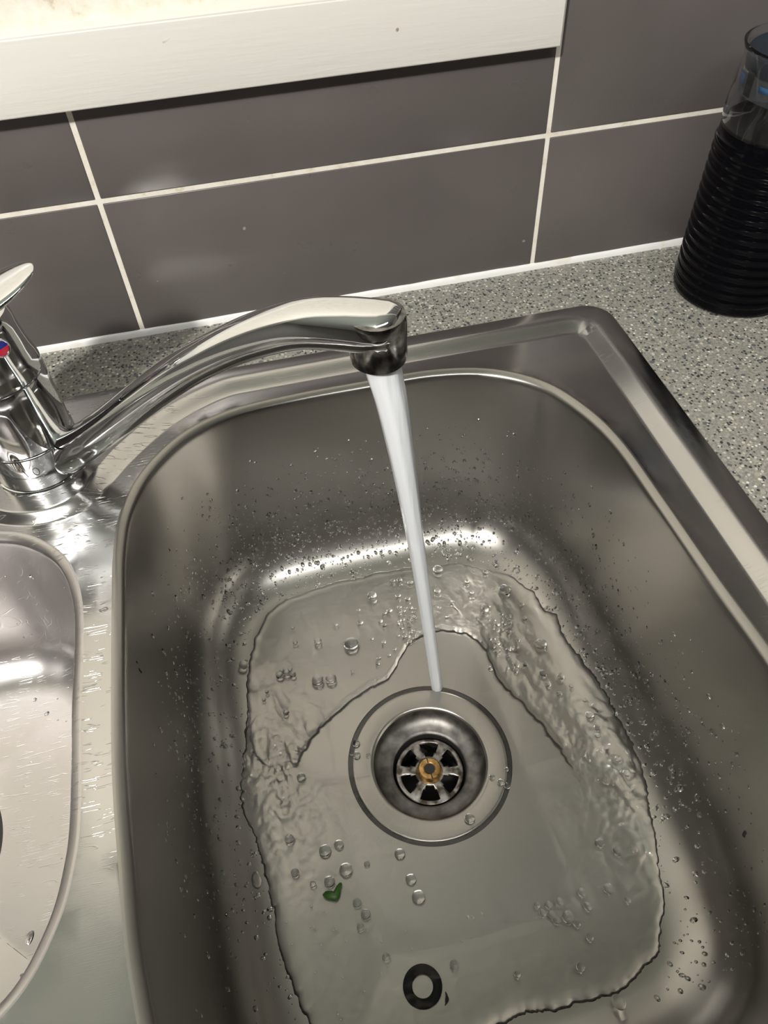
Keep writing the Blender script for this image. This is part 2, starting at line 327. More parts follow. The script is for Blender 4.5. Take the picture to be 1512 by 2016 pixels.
# ------------------------------------------------------------------ worktop with the sink cut-out
def slab():
    ox = rrect(-1100, 1100, -640, -0.0, 1, 10); ix = rrect(-458, 262, -576, -72, 14, 10); n = len(ox)
    ix = ix; V = []
    for z in (0, -36):
        for P in (ox, ix): V += [(p[0], p[1], z) for p in P]
    F = []
    for j in range(n):
        k = (j+1) % n
        F += [(j, k, n+k, n+j), (2*n+j, 3*n+j, 3*n+k, 2*n+k), (j, 2*n+j, 2*n+k, k), (n+j, n+k, 3*n+k, 3*n+j)]
    return V, F
wt = obj('worktop', *slab(), M['stone'], smooth=False)
tag(wt, 'grey speckled stone-look kitchen worktop around the steel sink', 'worktop')
cab = empty('base_cabinet', (0, -0.30, -0.9))
tag(cab, 'dark brown base cabinet carrying the worktop below the sink', 'cabinet')
box('carcass', (-1090, -600, -900), (1090, -585, -37), M['cab'], cab); box('side_panel', (1075, -585, -900), (1090, -2, -37), M['cab'], cab); box('side_panel', (-1090, -585, -900), (-1075, -2, -37), M['cab'], cab)

# ------------------------------------------------------------------ sink
sink = empty('kitchen_sink', (0, -0.32, 0.0))
tag(sink, 'double-bowl stainless steel sink set into the speckled worktop', 'sink')
NB = 288
Rr = [(-102, -212), (-103, -257), (-103, -343), (-100, -396), (-96, -440), (-86, -480), (-62, -512), (-25, -528), (60, -532), (145, -528), (187, -512), (212, -480), (223, -430), (224, -376), (221, -323), (219, -262), (216, -206), (207, -170), (190, -139), (160, -117), (120, -107), (70, -106), (20, -106), (-25, -110), (-58, -124), (-83, -150), (-97, -180)]
RB = ccw(resample(catmull(Rr, step=2), NB))
Lr = [(-131, -267), (-131, -313), (-130, -366), (-132, -390), (-138, -412), (-152, -434), (-178, -448), (-215, -455), (-330, -455), (-370, -446), (-398, -420), (-410, -385), (-412, -315), (-410, -245), (-398, -210), (-370, -188), (-330, -179), (-215, -178), (-178, -184.5), (-158, -195), (-142, -213), (-133.5, -238)]
LB = ccw(resample(catmull(Lr, step=2), NB))
DC = (61.0, -317.0); DL = (-275.0, -317.0)
def profile(depth, fil, draft):
    """(inset, z) from the deck edge to the floor"""
    p = [(-6.5, -2.0), (-5.6, -1.95), (-4.8, -2.1), (-1.6, -3.7), (-0.6, -4.6), (0.0, -6.2), (0.4, -9)]
    zf = -depth+fil
    for t in np.linspace(0.08, 1, 10): p.append((0.4+draft*t, -9+(zf+9)*t))
    a0 = math.radians(3)
    for k in range(1, 17):
        a = k/16*PI/2; p.append((0.4+draft+fil*(1-math.cos(a)), zf-fil*math.sin(a)))
    return p
def floor_z(ins, prof, depth):
    pi_ = np.array([q[0] for q in prof]); pz = np.array([q[1] for q in prof]); e = pi_[-1]
    z = np.interp(ins, pi_, pz); k = np.clip((ins-e)/45, 0, 1); return z-2.6*k
PR = profile(172, 44, 8); PL = profile(128, 34, 8)
def make_bowl(name, outline, prof, depth, dc, rd, m, label):
    nrm = inward(outline); rings = []
    for ins, z in prof: rings.append(np.c_[outline+nrm*ins, np.full(NB, z)])
    last = rings[-1][:, :2]; ang = np.arctan2(last[:, 1]-dc[1], last[:, 0]-dc[0])
    circ = np.c_[dc[0]+rd*np.cos(ang), dc[1]+rd*np.sin(ang)]
    for t in np.linspace(0, 1, 14)[1:]:
        q = last*(1-t)+circ*t; rings.append(np.c_[q, floor_z(sdist(q, outline), prof, depth)])
    z0 = rings[-1][:, 2].mean(); rings[-1][:, 2] = z0
    rings.append(np.c_[circ, np.full(NB, z0-2.5)])
    V = np.vstack(rings); o = obj(name, V, grid_faces(len(rings), NB), m, sink)
    sharp(o, 60); o['label'] = label; return o, rings, z0
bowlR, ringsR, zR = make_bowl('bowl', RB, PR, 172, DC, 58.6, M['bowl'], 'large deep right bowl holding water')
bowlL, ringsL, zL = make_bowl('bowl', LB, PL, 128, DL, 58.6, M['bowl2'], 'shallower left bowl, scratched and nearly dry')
# deck: sheet around both bowls with its raised outer band and tap platform
OUT = ccw(rrect(-470, 272, -588, -63, 22, 14)); OUT = ccw(resample(OUT, 560))
REC = catmull([(249.5, -300), (249.5, -110), (247, -92), (238, -83.5), (200, -82.5), (100, -82.0), (0, -82.0), (-33, -84.5), (-70, -103), (-98, -129), (-114, -150), (-126, -167), (-140, -174), (-157, -175), (-178, -168), (-200, -150), (-218, -125), (-238, -101), (-265, -86), (-300, -82), (-430, -82), (-446, -88), (-450, -105), (-450, -300), (-450, -545), (-444, -562), (-430, -568), (-100, -568), (225, -568), (243, -562), (249.5, -545)], step=3)
REC = ccw(resample(REC, 760))
def hw(x, y):
    g = np.exp(-(((x+165)/48)**2+((y+170)/30)**2)); return 6.6*(1-g)+2.6*g
def deck_h(P):
    P = np.asarray(P, float); s = sdist(P, REC); ww = hw(P[:, 0], P[:, 1]); t = np.clip(0.5+0.5*s/ww, 0, 1); ts = t*t*(3-2*t)
    z = 3.4-5.9*(0.8*t+0.2*ts); d = sdist(P, OUT); z = z-2.6*np.clip(1-d/2.2, 0, 1)**2
    return z
pts = []; edges = []
def loop(P):
    i0 = len(pts); n_ = len(P); pts.extend([tuple(p) for p in P]); edges.extend([(i0+i, i0+(i+1) % n_) for i in range(n_)])
outR = RB-inward(RB)*6.5; outL = LB-inward(LB)*6.5
loop(OUT); loop(outR); loop(outL)
io = inward(OUT); cand = []
for d in (0.7, 1.5, 2.4): cand.append(OUT+io*d)
ir = inward(REC); hwv = hw(REC[:, 0], REC[:, 1])[:, None]
for f in (-1.5, -1.08, -0.92, -0.6, -0.25, 0.15, 0.5, 0.8, 1.0, 1.15, 1.5): cand.append(REC+ir*hwv*f)
gx, gy = np.meshgrid(np.arange(-465, 270, 7.0), np.arange(-584, -66, 7.0)); G = np.c_[gx.ravel(), gy.ravel()]
dg = np.abs(sdist(G, REC)); G = G[dg > 11]
cand = np.vstack(cand+[G]); ok = (sdist(cand, OUT) > 0.4) & (sdist(cand, outR) < -1.0) & (sdist(cand, outL) < -1.0)
pts.extend([tuple(p) for p in cand[ok]])
res = delaunay_2d_cdt([Vector(p) for p in pts], edges, [], 0, 0.02)
V2 = np.array([tuple(v) for v in res[0]]); tri = [f for f in res[2]]
cen = np.array([V2[list(f)].mean(0) for f in tri]); keep = (sdist(cen, outR) < 0) & (sdist(cen, outL) < 0) & (sdist(cen, OUT) > 0)
tri = [f for f, k in zip(tri, keep) if k]
hz = deck_h(V2)
dR = sdist(V2, outR); dL = sdist(V2, outL); hz = np.where((np.abs(dR) < 0.3) | (np.abs(dL) < 0.3), -2.0, hz)
V3 = np.c_[V2, hz].tolist()
be = {}
for f in tri:
    for a, b in zip(f, list(f[1:])+[f[0]]):
        k = (min(a, b), max(a, b)); be[k] = be.get(k, 0)+1
dO = np.abs(sdist(V2, OUT)); sk = {}; F = list(tri)
for (a, b), c_ in be.items():
    if c_ == 1 and dO[a] < 0.3 and dO[b] < 0.3:
        for q in (a, b):
            if q not in sk: sk[q] = len(V3); V3.append((V2[q][0], V2[q][1], 0.05))
        F.append((a, b, sk[b], sk[a]))
deck = obj('deck', V3, F, M['deck'], sink); sharp(deck, 60); deck['label'] = 'scratched flat steel deck with raised rim'

# wastes
def waste(dc, z0, full=True):
    wst = bpy.data.objects.new('waste_fitting', None); C.objects.link(wst); wst.parent = sink
    wst.location = Vector((dc[0]*K, dc[1]*K, z0*K))-sink.location; wst.empty_display_size = 0.02
    base = Vector((dc[0]*K, dc[1]*K, z0*K))
    def sub(o):
        o.parent = wst; o.location = -base; return o
    c = (dc[0], dc[1], z0)
    sub(lathe('seal_ring', [(59.2, -1.6), (54.5, -1.7)], c, M['seal']))
    fl = [(55.6, -1.6), (55.5, -0.5), (55.0, -0.1), (53.5, 0.0), (44.0, -0.9), (42.0, -1.2), (41.0, -1.7), (40.3, -2.8)]
    sub(lathe('flange', fl, c, M['flange'], n=96, deg=60))['label'] = 'flat steel ring around the drain hole'
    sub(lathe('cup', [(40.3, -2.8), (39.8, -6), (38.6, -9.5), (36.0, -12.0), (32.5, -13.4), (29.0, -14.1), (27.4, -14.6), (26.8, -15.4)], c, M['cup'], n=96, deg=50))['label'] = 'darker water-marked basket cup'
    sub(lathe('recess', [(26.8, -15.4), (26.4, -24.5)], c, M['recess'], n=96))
    # strainer plate with six slots
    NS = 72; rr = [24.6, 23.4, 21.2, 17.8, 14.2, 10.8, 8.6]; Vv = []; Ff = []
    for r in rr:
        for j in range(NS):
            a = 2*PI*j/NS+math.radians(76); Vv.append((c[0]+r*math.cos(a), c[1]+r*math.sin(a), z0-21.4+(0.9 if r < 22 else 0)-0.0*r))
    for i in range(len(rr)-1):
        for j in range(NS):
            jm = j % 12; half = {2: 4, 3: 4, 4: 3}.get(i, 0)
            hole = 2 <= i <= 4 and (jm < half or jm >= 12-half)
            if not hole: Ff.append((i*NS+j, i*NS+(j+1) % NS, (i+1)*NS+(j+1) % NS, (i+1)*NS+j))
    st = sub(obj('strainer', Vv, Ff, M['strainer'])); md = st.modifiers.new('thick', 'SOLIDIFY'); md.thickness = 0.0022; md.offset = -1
    sub(lathe('brass_hub', [(9.6, -20.8), (9.4, -18.5), (8.6, -15.5), (7.6, -13.8), (4.6, -13.4), (3.9, -14.0), (3.7, -20)], c, M['brass'], n=48))
    sub(lathe('bore_shade_disc', [(4.2, -14.6), (0.01, -14.6)], c, M['dark'], n=24))  # black disc painted in for the shade inside the hub's bore
    sub(box('slit', (c[0]-0.35, c[1]-7.9, z0-15.2), (c[0]+0.35, c[1]-4.0, z0-13.2), M['dark'])); sub(box('slit', (c[0]-0.35, c[1]+4.0, z0-15.2), (c[0]+0.35, c[1]+7.9, z0-13.2), M['dark']))
    sub(lathe('drain_pipe', [(26.4, -24.5), (26.4, -60), (0.01, -60)], c, M['dark'], n=48))
    return wst
waste(DC, zR)['label'] = 'basket waste in the wet right bowl'
waste(DL, zL)['label'] = 'basket waste of the left bowl, at its edge of view'

# ------------------------------------------------------------------ mixer tap
TX, TY = -153.0, -128.0; TZ = 3.4
tap = empty('mixer_tap', (TX*K, TY*K, TZ*K)); tag(tap, 'chrome single-lever mixer tap with long curved spout, running, behind the sink bowls', 'tap')
lathe('base_ring', [(30.2, 0), (30.2, 1.4), (29.6, 2.2), (28.6, 2.5)], (TX, TY, TZ-0.2), M['chrome'], tap, 96)
lathe('collar', [(28.0, 2.2), (28.9, 3.0), (28.9, 27.8), (28.4, 28.4), (26.8, 28.8)], (TX, TY, TZ), M['chrome'], tap, 96)
lathe('body', [(26.6, 28.6), (28.3, 29.6), (28.3, 73.8), (27.9, 74.5), (26.6, 74.8)], (TX, TY, TZ), M['chrome'], tap, 96)
lathe('cap', [(26.6, 74.9), (28.2, 75.9), (28.2, 79), (27.2, 84), (25.9, 90), (25.2, 97), (24.6, 105), (24.4, 110), (23.2, 114.5), (19, 118), (10, 120), (0.01, 120.5)], (TX, TY, TZ), M['chrome'], tap, 96)
# lever: flat paddle rising to its tip
lv = []; ls = []; nL = 40; nS = 36
p0 = np.array([-196, -150, 113.0]); p1 = np.array([-103.5, -134.5, 140.0]); ax = (p1-p0)/np.linalg.norm(p1-p0)
sd = np.cross([0, 0, 1], ax); sd /= np.linalg.norm(sd); up = np.cross(ax, sd)
for i in range(nL):
    t = 0.5-0.5*math.cos(PI*i/(nL-1)); u = 2*t-1; r = max(0, 1-abs(u)**2.9)**0.5; wd = 21*r*(1-0.12*t)+0.01; th = (7.0-3.2*t)*r**0.8+0.01
    cc = p0+(p1-p0)*t+up*(3.0*u*u)
    for j in range(nS):
        a = 2*PI*j/nS; lv.append(tuple(cc+sd*wd*math.cos(a)+up*th*math.sin(a)))
lev = obj('lever', lv, grid_faces(nL, nS), M['chrome'], tap)
lathe('lever_neck', [(19.5, 108), (17.5, 113), (17, 117), (18.5, 121.5), (20, 124)], (TX+3, TY-3, TZ), M['chrome'], tap, 64)
# hot and cold marker on the cap, facing the camera
ma = math.radians(-66+6); ms = []
ray = AX @ np.array([(2-756)/F_PX, -(686-1008)/F_PX, 1.0]); best = None
for t in np.linspace(0.3, 0.5, 2000):
    q = (CAM+ray*t)*1000; r = math.hypot(q[0]-TX, q[1]-TY)
    if r < 25.9: best = q; break
if best is not None:
    nx = np.array([best[0]-TX, best[1]-TY, 3.5]); nx /= np.linalg.norm(nx); uu = np.cross([0, 0, 1], nx); uu /= np.linalg.norm(uu); vv = np.cross(nx, uu)
    for nm, m_, a0, a1 in (('blue_marker', 'blue', 0, PI), ('red_marker', 'red', PI, 2*PI)):
        ps = [best+nx*0.9]+[best+nx*0.6+4.1*(uu*math.cos(a)+vv*math.sin(a)) for a in np.linspace(a0, a1, 18)]
        ps += [best-nx*1.5+4.1*(uu*math.cos(a)+vv*math.sin(a)) for a in np.linspace(a0, a1, 18)]
        obj(nm, ps, [(0, i, i+1) for i in range(1, 18)]+[(i, i+18, i+19, i+1) for i in range(1, 18)], M[m_], tap, smooth=False)
    ring = []
    for rr_, h in ((4.1, 0.7), (4.5, 1.1), (5.0, 0.9), (5.4, -1.5)):
        ring += [best+nx*h+rr_*(uu*math.cos(a)+vv*math.sin(a)) for a in np.linspace(0, 2*PI, 32, endpoint=False)]
    obj('marker_rim', ring, grid_faces(4, 32), M['chrome'], tap)
# spout: swept rounded section along its curved path, path in the vertical plane of D
D = np.array([235, -135.0]); D /= np.linalg.norm(D); PN = np.array([D[1], -D[0]])   # PN: sideways
path = [(12, 15.0, 13.5, 12.0), (26, 19.5, 14.0, 13.0), (36, 26.5, 13.0, 12.3), (50, 37.5, 12.0, 11.4), (70.8, 55.0, 11.6, 10.6), (103, 82.8, 11.3, 10.0), (125.3, 101.0, 11.2, 9.7), (144.8, 115.4, 11.3, 9.4), (167.6, 130.0, 12.0, 9.6), (187.9, 140.5, 12.8, 9.8), (205, 147.0, 13.6, 9.8), (222, 149.6, 14.0, 10.2), (236, 150.4, 14.0, 10.6), (242.5, 150.6, 13.3, 10.6), (246, 150.4, 11.6, 10.2), (248.2, 150.2, 9.0, 9.4), (248.8, 150.0, 5.0, 6.5)]
pa = catmull([(a, b) for a, b, _, _ in path], closed=False, step=4)
ss = np.array([q[0] for q in path]); V = []; nS = 40
for i, (s, z) in enumerate(pa):
    a = pa[max(i-1, 0)]; b = pa[min(i+1, len(pa)-1)]; tg = (b-a)/np.linalg.norm(b-a)
    if s > 228: tg = np.array([1.0, -0.03])
    wd = np.interp(s, ss, [q[2] for q in path]); th = np.interp(s, ss, [q[3] for q in path]); nrm = np.array([-tg[1], tg[0]])
    for j in range(nS):
        t = 2*PI*j/nS; e = 2/2.7; cx = math.copysign(abs(math.cos(t))**e, math.cos(t)); cz = math.copysign(abs(math.sin(t))**e, math.sin(t))
        cxw = cx*wd*(1-0.22*max(0, cz))    # crown narrower than the belly
        s2 = s+nrm[0]*th*cz; z2 = z+nrm[1]*th*cz
        V.append((TX+D[0]*s2+PN[0]*cxw, TY+D[1]*s2+PN[1]*cxw, z2))
F = grid_faces(len(pa), nS)+[tuple(range(nS)), tuple((len(pa)-1)*nS+j for j in range(nS))]
sharp(obj('spout', V, F, M['chrome'], tap), 50)
nz = (TX+D[0]*238.4, TY+D[1]*238.4)
lathe('nozzle', [(9.8, 135.2), (10.6, 134.0), (12.0, 132.6), (13.0, 133.4), (13.4, 137), (13.5, 155), (12.8, 156.8), (10, 157.4)], (nz[0], nz[1], 0), M['chromed'], tap, 64)['label'] = 'dull dark nozzle at the spout tip'
lathe('aerator', [(10.2, 136), (0.01, 136.4)], (nz[0], nz[1], 0), M['dark'], tap, 32)
# engraved marks on the collar
def arcpt(a, z, r=29.05): return (TX+r*math.cos(a), TY+r*math.sin(a), z)
def mark(pts_, rad):
    V = []; n_ = 6; P = np.array(pts_)
    for i, q in enumerate(P):
        tg = P[min(i+1, len(P)-1)]-P[max(i-1, 0)]; tg = tg/np.linalg.norm(tg); a = np.cross(tg, [0.3, 0.5, 0.81]); a /= np.linalg.norm(a); b = np.cross(tg, a)
        for j in range(n_):
            t = 2*PI*j/n_; V.append(q+rad*(a*math.cos(t)+b*math.sin(t)))
    return obj('engraved_mark', V, grid_faces(len(P), n_), M['engrave'], tap)
def ang_of(px, py, z):
    x, y = at(px, py, z); return math.atan2(y-TY, x-TX)
aI = -1.62; aO = -1.40
mark([arcpt(aI-0.03, 24.5), arcpt(aI, 21.5), arcpt(aI+0.02, 18.5)], 0.22)
mark([arcpt(aO+0.06*math.cos(t), 21.5+3*math.sin(t)) for t in np.linspace(0, 2*PI, 16)], 0.22)

# ------------------------------------------------------------------ running water
def st_s(z): return 240.6+30.1*(max(0.0, 123-z)/295)**0.8-(0.12*(z-123) if z > 123 else 0)
def st_r(z): return 4.2+5.0*(max(0.0, z+172)/309)**3
sp_ = [(st_s(z), z, st_r(z)) for z in list(np.linspace(136.5, -172, 24))+[zR+0.4]]
pa = catmull([(a, b) for a, b, _ in sp_], closed=False, step=3); zs = [-q[1] for q in sp_]; V = []; nS = 40
for s, z in pa:
    r = np.interp(-z, zs, [q[2] for q in sp_])
    for j in range(nS):
        t = 2*PI*j/nS; rr_ = r*(1+0.035*math.sin(3*t+z*0.01)+0.025*math.sin(7*t+z*0.015))
        V.append((TX+D[0]*s+rr_*math.cos(t), TY+D[1]*s+rr_*math.sin(t), z))
stream = obj('water_stream', V, grid_faces(len(pa), nS)+[tuple(range(nS))], M['stream'])
tag(stream, 'cloudy white stream of water falling from the tap to the drain edge', 'water')
IMP = (TX+D[0]*270.8, TY+D[1]*270.8)

# water lying in the bowl: closed volume over the floor, in polar form about the drain
outer_px = [(525, 1205), (503, 1250), (490, 1300), (485, 1350), (488, 1400), (484, 1450), (480, 1500), (476, 1560), (482, 1600), (500, 1650), (515, 1690), (527, 1740), (540, 1800), (545, 1850), (560, 1900), (580, 1945), (598, 2000), (640, 2060), (760, 2085), (900, 2060), (985, 2018), (1040, 1994), (1100, 1988), (1150, 1975), (1220, 1953), (1265, 1915), (1300, 1870), (1305, 1810), (1310, 1790), (1298, 1720), (1290, 1650), (1275, 1600), (1270, 1550), (1250, 1500), (1210, 1420), (1170, 1350), (1145, 1310), (1110, 1260), (1090, 1215), (1072, 1205), (1050, 1170), (1000, 1130), (950, 1117), (900, 1105), (850, 1112), (760, 1122), (700, 1135), (640, 1150), (590, 1168), (560, 1180)]
inner_px = [(560, 1560), (600, 1470), (650, 1412), (700, 1368), (740, 1345), (768, 1330), (785, 1300), (800, 1265), (835, 1245), (870, 1235), (920, 1245), (945, 1260), (965, 1290), (973, 1320), (985, 1340), (1010, 1365), (1050, 1405), (1085, 1450), (1115, 1495), (1140, 1530), (1160, 1570)]
def polar(px, z):
    q = np.array([at(a, b, z) for a, b in px])-np.array(DC); return np.arctan2(q[:, 1], q[:, 0]), np.hypot(q[:, 0], q[:, 1])
ta, tr = polar(outer_px, -170); o_ = np.argsort(ta); ta = ta[o_]; tr = tr[o_]
ja, jr = polar(inner_px, zR+1.5); o_ = np.argsort(ja); ja = ja[o_]; jr = jr[o_]
TH = np.linspace(-PI, PI, 720, endpoint=False)
Ro = np.interp(TH, np.r_[ta[-1]-2*PI, ta, ta[0]+2*PI], np.r_[tr[-1], tr, tr[0]])
Ro = Ro+1.6*vnoise(TH*60, TH*0, 2.4, 11)+1.0*vnoise(TH*60, TH*0, 1.1, 12)
Ro = Ro+1.1*vnoise(TH*60, TH*0, 0.45, 13)
up_ = (TH > ja[0]) & (TH < ja[-1]) if True else None
Rj = np.interp(TH, ja, jr)
# jump exists from the left end round the back to the right end (angles that pass +y)
fade = np.clip(np.minimum((TH-ja[0])/0.12, (ja[-1]-TH)/0.12), 0, 1)
NR = 230; rin = 42.0
rf = np.linspace(0, 1, NR)
Rg = rin+(Ro-rin)[None, :]*rf[:, None]
X = DC[0]+Rg*np.cos(TH)[None, :]; Y = DC[1]+Rg*np.sin(TH)[None, :]
ins = sdist(np.c_[X.ravel(), Y.ravel()], RB).reshape(X.shape)
FZ = floor_z(ins, PR, 172)
rd = np.hypot(X-DC[0], Y-DC[1]); FZ = np.where(rd < 58, zR-0.0*(58-rd), FZ)
d_out = (Ro[None, :]-Rg); thick = 4.3*(1-np.exp(-d_out/2.8))
jn = 1.9*vnoise(TH*60, TH*0, 2.0, 21)+1.2*vnoise(TH*60, TH*0, 0.9, 22)
Rj = np.where(TH < ja[0], np.interp(TH+2*PI, [ja[-1], ja[0]+2*PI], [jr[-1]*0.86, jr[0]*0.86]), Rj)
Rj = np.where(TH > ja[-1], np.interp(TH, [ja[-1], ja[0]+2*PI], [jr[-1]*0.86, jr[0]*0.86]), Rj)
Rj = np.convolve(np.r_[Rj[-6:], Rj, Rj[:6]], np.ones(13)/13, 'valid')
fd = 1-np.clip(np.minimum((TH-ja[0]+0.12)/0.35, (ja[-1]+0.12-TH)/0.35), 0, 1); fd = fd*fd*(3-2*fd)
stepf = 1/(1+np.exp(-(Rg-(Rj+jn)[None, :])/(0.8+16*fd[None, :])))
T = np.minimum(0.55+(thick-0.55)*stepf, thick)
# ripples: strongest beside the two ends of the jump, streaks running towards the front
def blob(cx, cy, sx, sy): return np.exp(-(((X-cx)/sx)**2+((Y-cy)/sy)**2))
lx, ly = at(560, 1530, zR); rx, ry = at(1200, 1520, zR)
amp = 1.5*blob(lx, ly, 34, 56)+1.5*blob(rx, ry-5, 30, 66)+0.7*blob(100, -190, 60, 24)+0.9*blob(150, -240, 24, 50)+0.14
rip = vnoise(X*1.0+Y*0.25, Y*0.35, 5.0, 31)*1.3+vnoise(X, Y, 3.2, 32)*0.7+vnoise(X, Y, 1.6, 33)*0.25+vnoise(X, Y, 14, 34)*1.2
edge = np.clip(d_out/6, 0, 1)*stepf
T = T+rip*amp*edge*2.0
T = np.where(d_out < 1e-6, 0.0, np.maximum(T, 0.3))
prox = np.clip((Rg-rin)/1.5, 0, 1); T = T*prox+0.02
Ztop = FZ+T; Zbot = FZ+0.02
top = np.stack([X, Y, Ztop], 2).reshape(-1, 3); bot = np.stack([X, Y, Zbot], 2).reshape(-1, 3); nT = len(TH)
Fq = np.array(grid_faces(NR, nT)); nV = len(top)
Fs = [(j, (j+1) % nT, nV+(j+1) % nT, nV+j) for j in range(nT)]; b0 = (NR-1)*nT
Fs += [(b0+j, b0+(j+1) % nT, nV+b0+(j+1) % nT, nV+b0+j) for j in range(nT)]
me = bpy.data.meshes.new('water_pool'); allF = Fq.tolist()+(Fq[:, ::-1]+nV).tolist()+[tuple(f) for f in Fs]
me.from_pydata((np.vstack([top, bot])*K).tolist(), [], allF); me.update()
bm = bmesh.new(); bm.from_mesh(me); bmesh.ops.recalc_face_normals(bm, faces=bm.faces); bm.to_mesh(me); bm.free()
me.materials.append(M['water']); me.polygons.foreach_set('use_smooth', [True]*len(me.polygons))
pool = bpy.data.objects.new('water_pool', me); C.objects.link(pool)
tag(pool, 'shallow rippled clear water spread over the right bowl floor around the drain', 'water')
def pool_top(x, y):
    a = math.atan2(y-DC[1], x-DC[0]); r = math.hypot(x-DC[0], y-DC[1]); j = int(round((a+PI)/(2*PI)*720)) % 720
    t = (r-rin)/(Ro[j]-rin); i = int(round(min(1, max(0, t))*(NR-1))); return Ztop[i, j], FZ[i, j]

# bubbles floating on the pool
B = [(733, 1178, 10), (692, 1271, 15), (626, 1265, 8), (582, 1268, 5), (626, 1342, 12), (652, 1339, 11), (552, 1333, 8), (566, 1328, 7), (578, 1331, 6), (556, 1324, 5), (572, 1322, 5), (787, 1147, 6), (774, 1148, 5), (808, 1151, 6), (784, 1177, 6), (803, 1182, 6), (710, 1228, 6), (706, 1205, 4), (661, 1232, 5), (577, 1239, 4), (767, 1205, 6), (757, 1209, 5), (749, 1225, 5), (757, 1232, 5), (732, 1259, 4), (756, 1265, 5), (777, 1279, 4), (766, 1290, 4), (746, 1296, 5), (744, 1307, 5), (694, 1323, 4), (862, 1127, 11), (861, 1167, 7), (865, 1197, 4), (891, 1185, 5), (880, 1214, 5), (564, 1406, 6), (527, 1366, 4), (521, 1381, 4),
     (956, 1131, 6), (919, 1149, 5), (928, 1170, 6), (993, 1167, 13), (1026, 1197, 5), (955, 1205, 7), (948, 1200, 4), (962, 1198, 4), (1032, 1222, 5), (1064, 1274, 12), (1000, 1220, 6), (1002, 1230, 6), (987, 1213, 4), (979, 1234, 5), (988, 1243, 5), (1000, 1249, 5), (1018, 1267, 5), (979, 1271, 5), (1002, 1280, 5), (1000, 1293, 5), (1017, 1313, 5), (1034, 1310, 5), (1015, 1323, 5), (1069, 1329, 8), (1103, 1338, 7), (1078, 1351, 6), (1122, 1357, 4), (1101, 1368, 5), (1158, 1415, 8), (1173, 1439, 6), (1174, 1454, 5), (1148, 1386, 4), (1229, 1531, 7), (1213, 1502, 6), (640, 1676, 10), (667, 1663, 8), (681, 1713, 11), (649, 1737, 9), (582, 1721, 7), (571, 1655, 8), (617, 1743, 5), (722, 1700, 5), (787, 1680, 9), (809, 1731, 9), (824, 1766, 11), (703, 1778, 7), (720, 1800, 8), (710, 1826, 6), (760, 1885, 6), (1057, 1783, 5), (1079, 1782, 6), (1101, 1777, 7), (1068, 1798, 6), (1086, 1802, 7), (1096, 1812, 6), (1118, 1807, 10), (1135, 1818, 7), (1156, 1786, 7), (1144, 1758, 7), (1196, 1752, 9), (1160, 1847, 6), (1179, 1661, 8), (1214, 1679, 8), (1246, 1676, 6), (1234, 1775, 5), (1018, 1920, 5), (1141, 1906, 7), (894, 1900, 7), (701, 1462, 7), (702, 1485, 7), (692, 1480, 5), (725, 1483, 4), (728, 1492, 4), (969, 1527, 5), (986, 1538, 6), (999, 1545, 6), (998, 1512, 4), (593, 1531, 8), (925, 1610, 9)]
tiny = [(265, 320), (305, 337), (262, 388), (275, 392), (343, 388), (348, 397), (338, 400), (298, 450), (182, 374), (200, 448), (345, 482), (277, 543), (370, 558), (442, 604), (382, 436), (452, 400), (501, 436), (500, 543), (522, 520), (793, 353), (808, 353), (838, 341), (580, 400), (772, 434), (602, 461), (354, 682), (363, 700)]
B += [(460+a/1.718, 1600+b/1.718, 2.2) for a, b in tiny]
for _ in range(34): B.append((random.uniform(782, 822), random.uniform(1195, 1262), random.uniform(3, 5)))
for _ in range(22): B.append((random.uniform(960, 1010), random.uniform(1225, 1330), random.uniform(2.5, 4.5)))
def dome_mesh(name, shell):
    V = []; nj = 20; rg = []
    for i in range(8): a = i/7*PI*0.5; rg.append((math.cos(a), math.sin(a)))
    prof = [(0.93, -0.12)]+rg[:-1]
    for r, z in prof: V += [(r*math.cos(2*PI*j/nj), r*math.sin(2*PI*j/nj), z) for j in range(nj)]
    F = grid_faces(len(prof), nj); V.append((0, 0, 1)); tI = len(V)-1; b0 = (len(prof)-1)*nj
    F += [(b0+j, b0+(j+1) % nj, tI) for j in range(nj)]
    if shell:
        o0 = len(V); s_ = 0.86
        for r, z in prof: V += [(r*s_*math.cos(2*PI*j/nj), r*s_*math.sin(2*PI*j/nj), z*s_ if z > 0 else z) for j in range(nj)]
        F += [tuple(q+o0 for q in f[::-1]) for f in grid_faces(len(prof), nj)]; V.append((0, 0, s_)); tI = len(V)-1
        F += [(o0+b0+(j+1) % nj, o0+b0+j, tI) for j in range(nj)]; F += [((j+1) % nj, j, o0+j, o0+(j+1) % nj) for j in range(nj)]
    else: F.append(tuple(range(nj))[::-1])
    me = bpy.data.meshes.new(name); me.from_pydata(V, [], F); me.update(); me.materials.append(M['bubble']); me.polygons.foreach_set('use_smooth', [True]*len(F)); return me
bme = dome_mesh('bubble', False)
for px, py, r in B:
    x, y = at(px, py, zR+3.0)
    zt, zf = pool_top(x, y); rm = max(0.7, r/2.55)
    if math.hypot(x-DC[0], y-DC[1]) < 43: continue
    o = bpy.data.objects.new('bubble', bme); C.objects.link(o); o.parent = pool
    o.location = (x*K, y*K, (zt+0.12*rm)*K); o.scale = (rm*K, rm*K, rm*0.8*K)

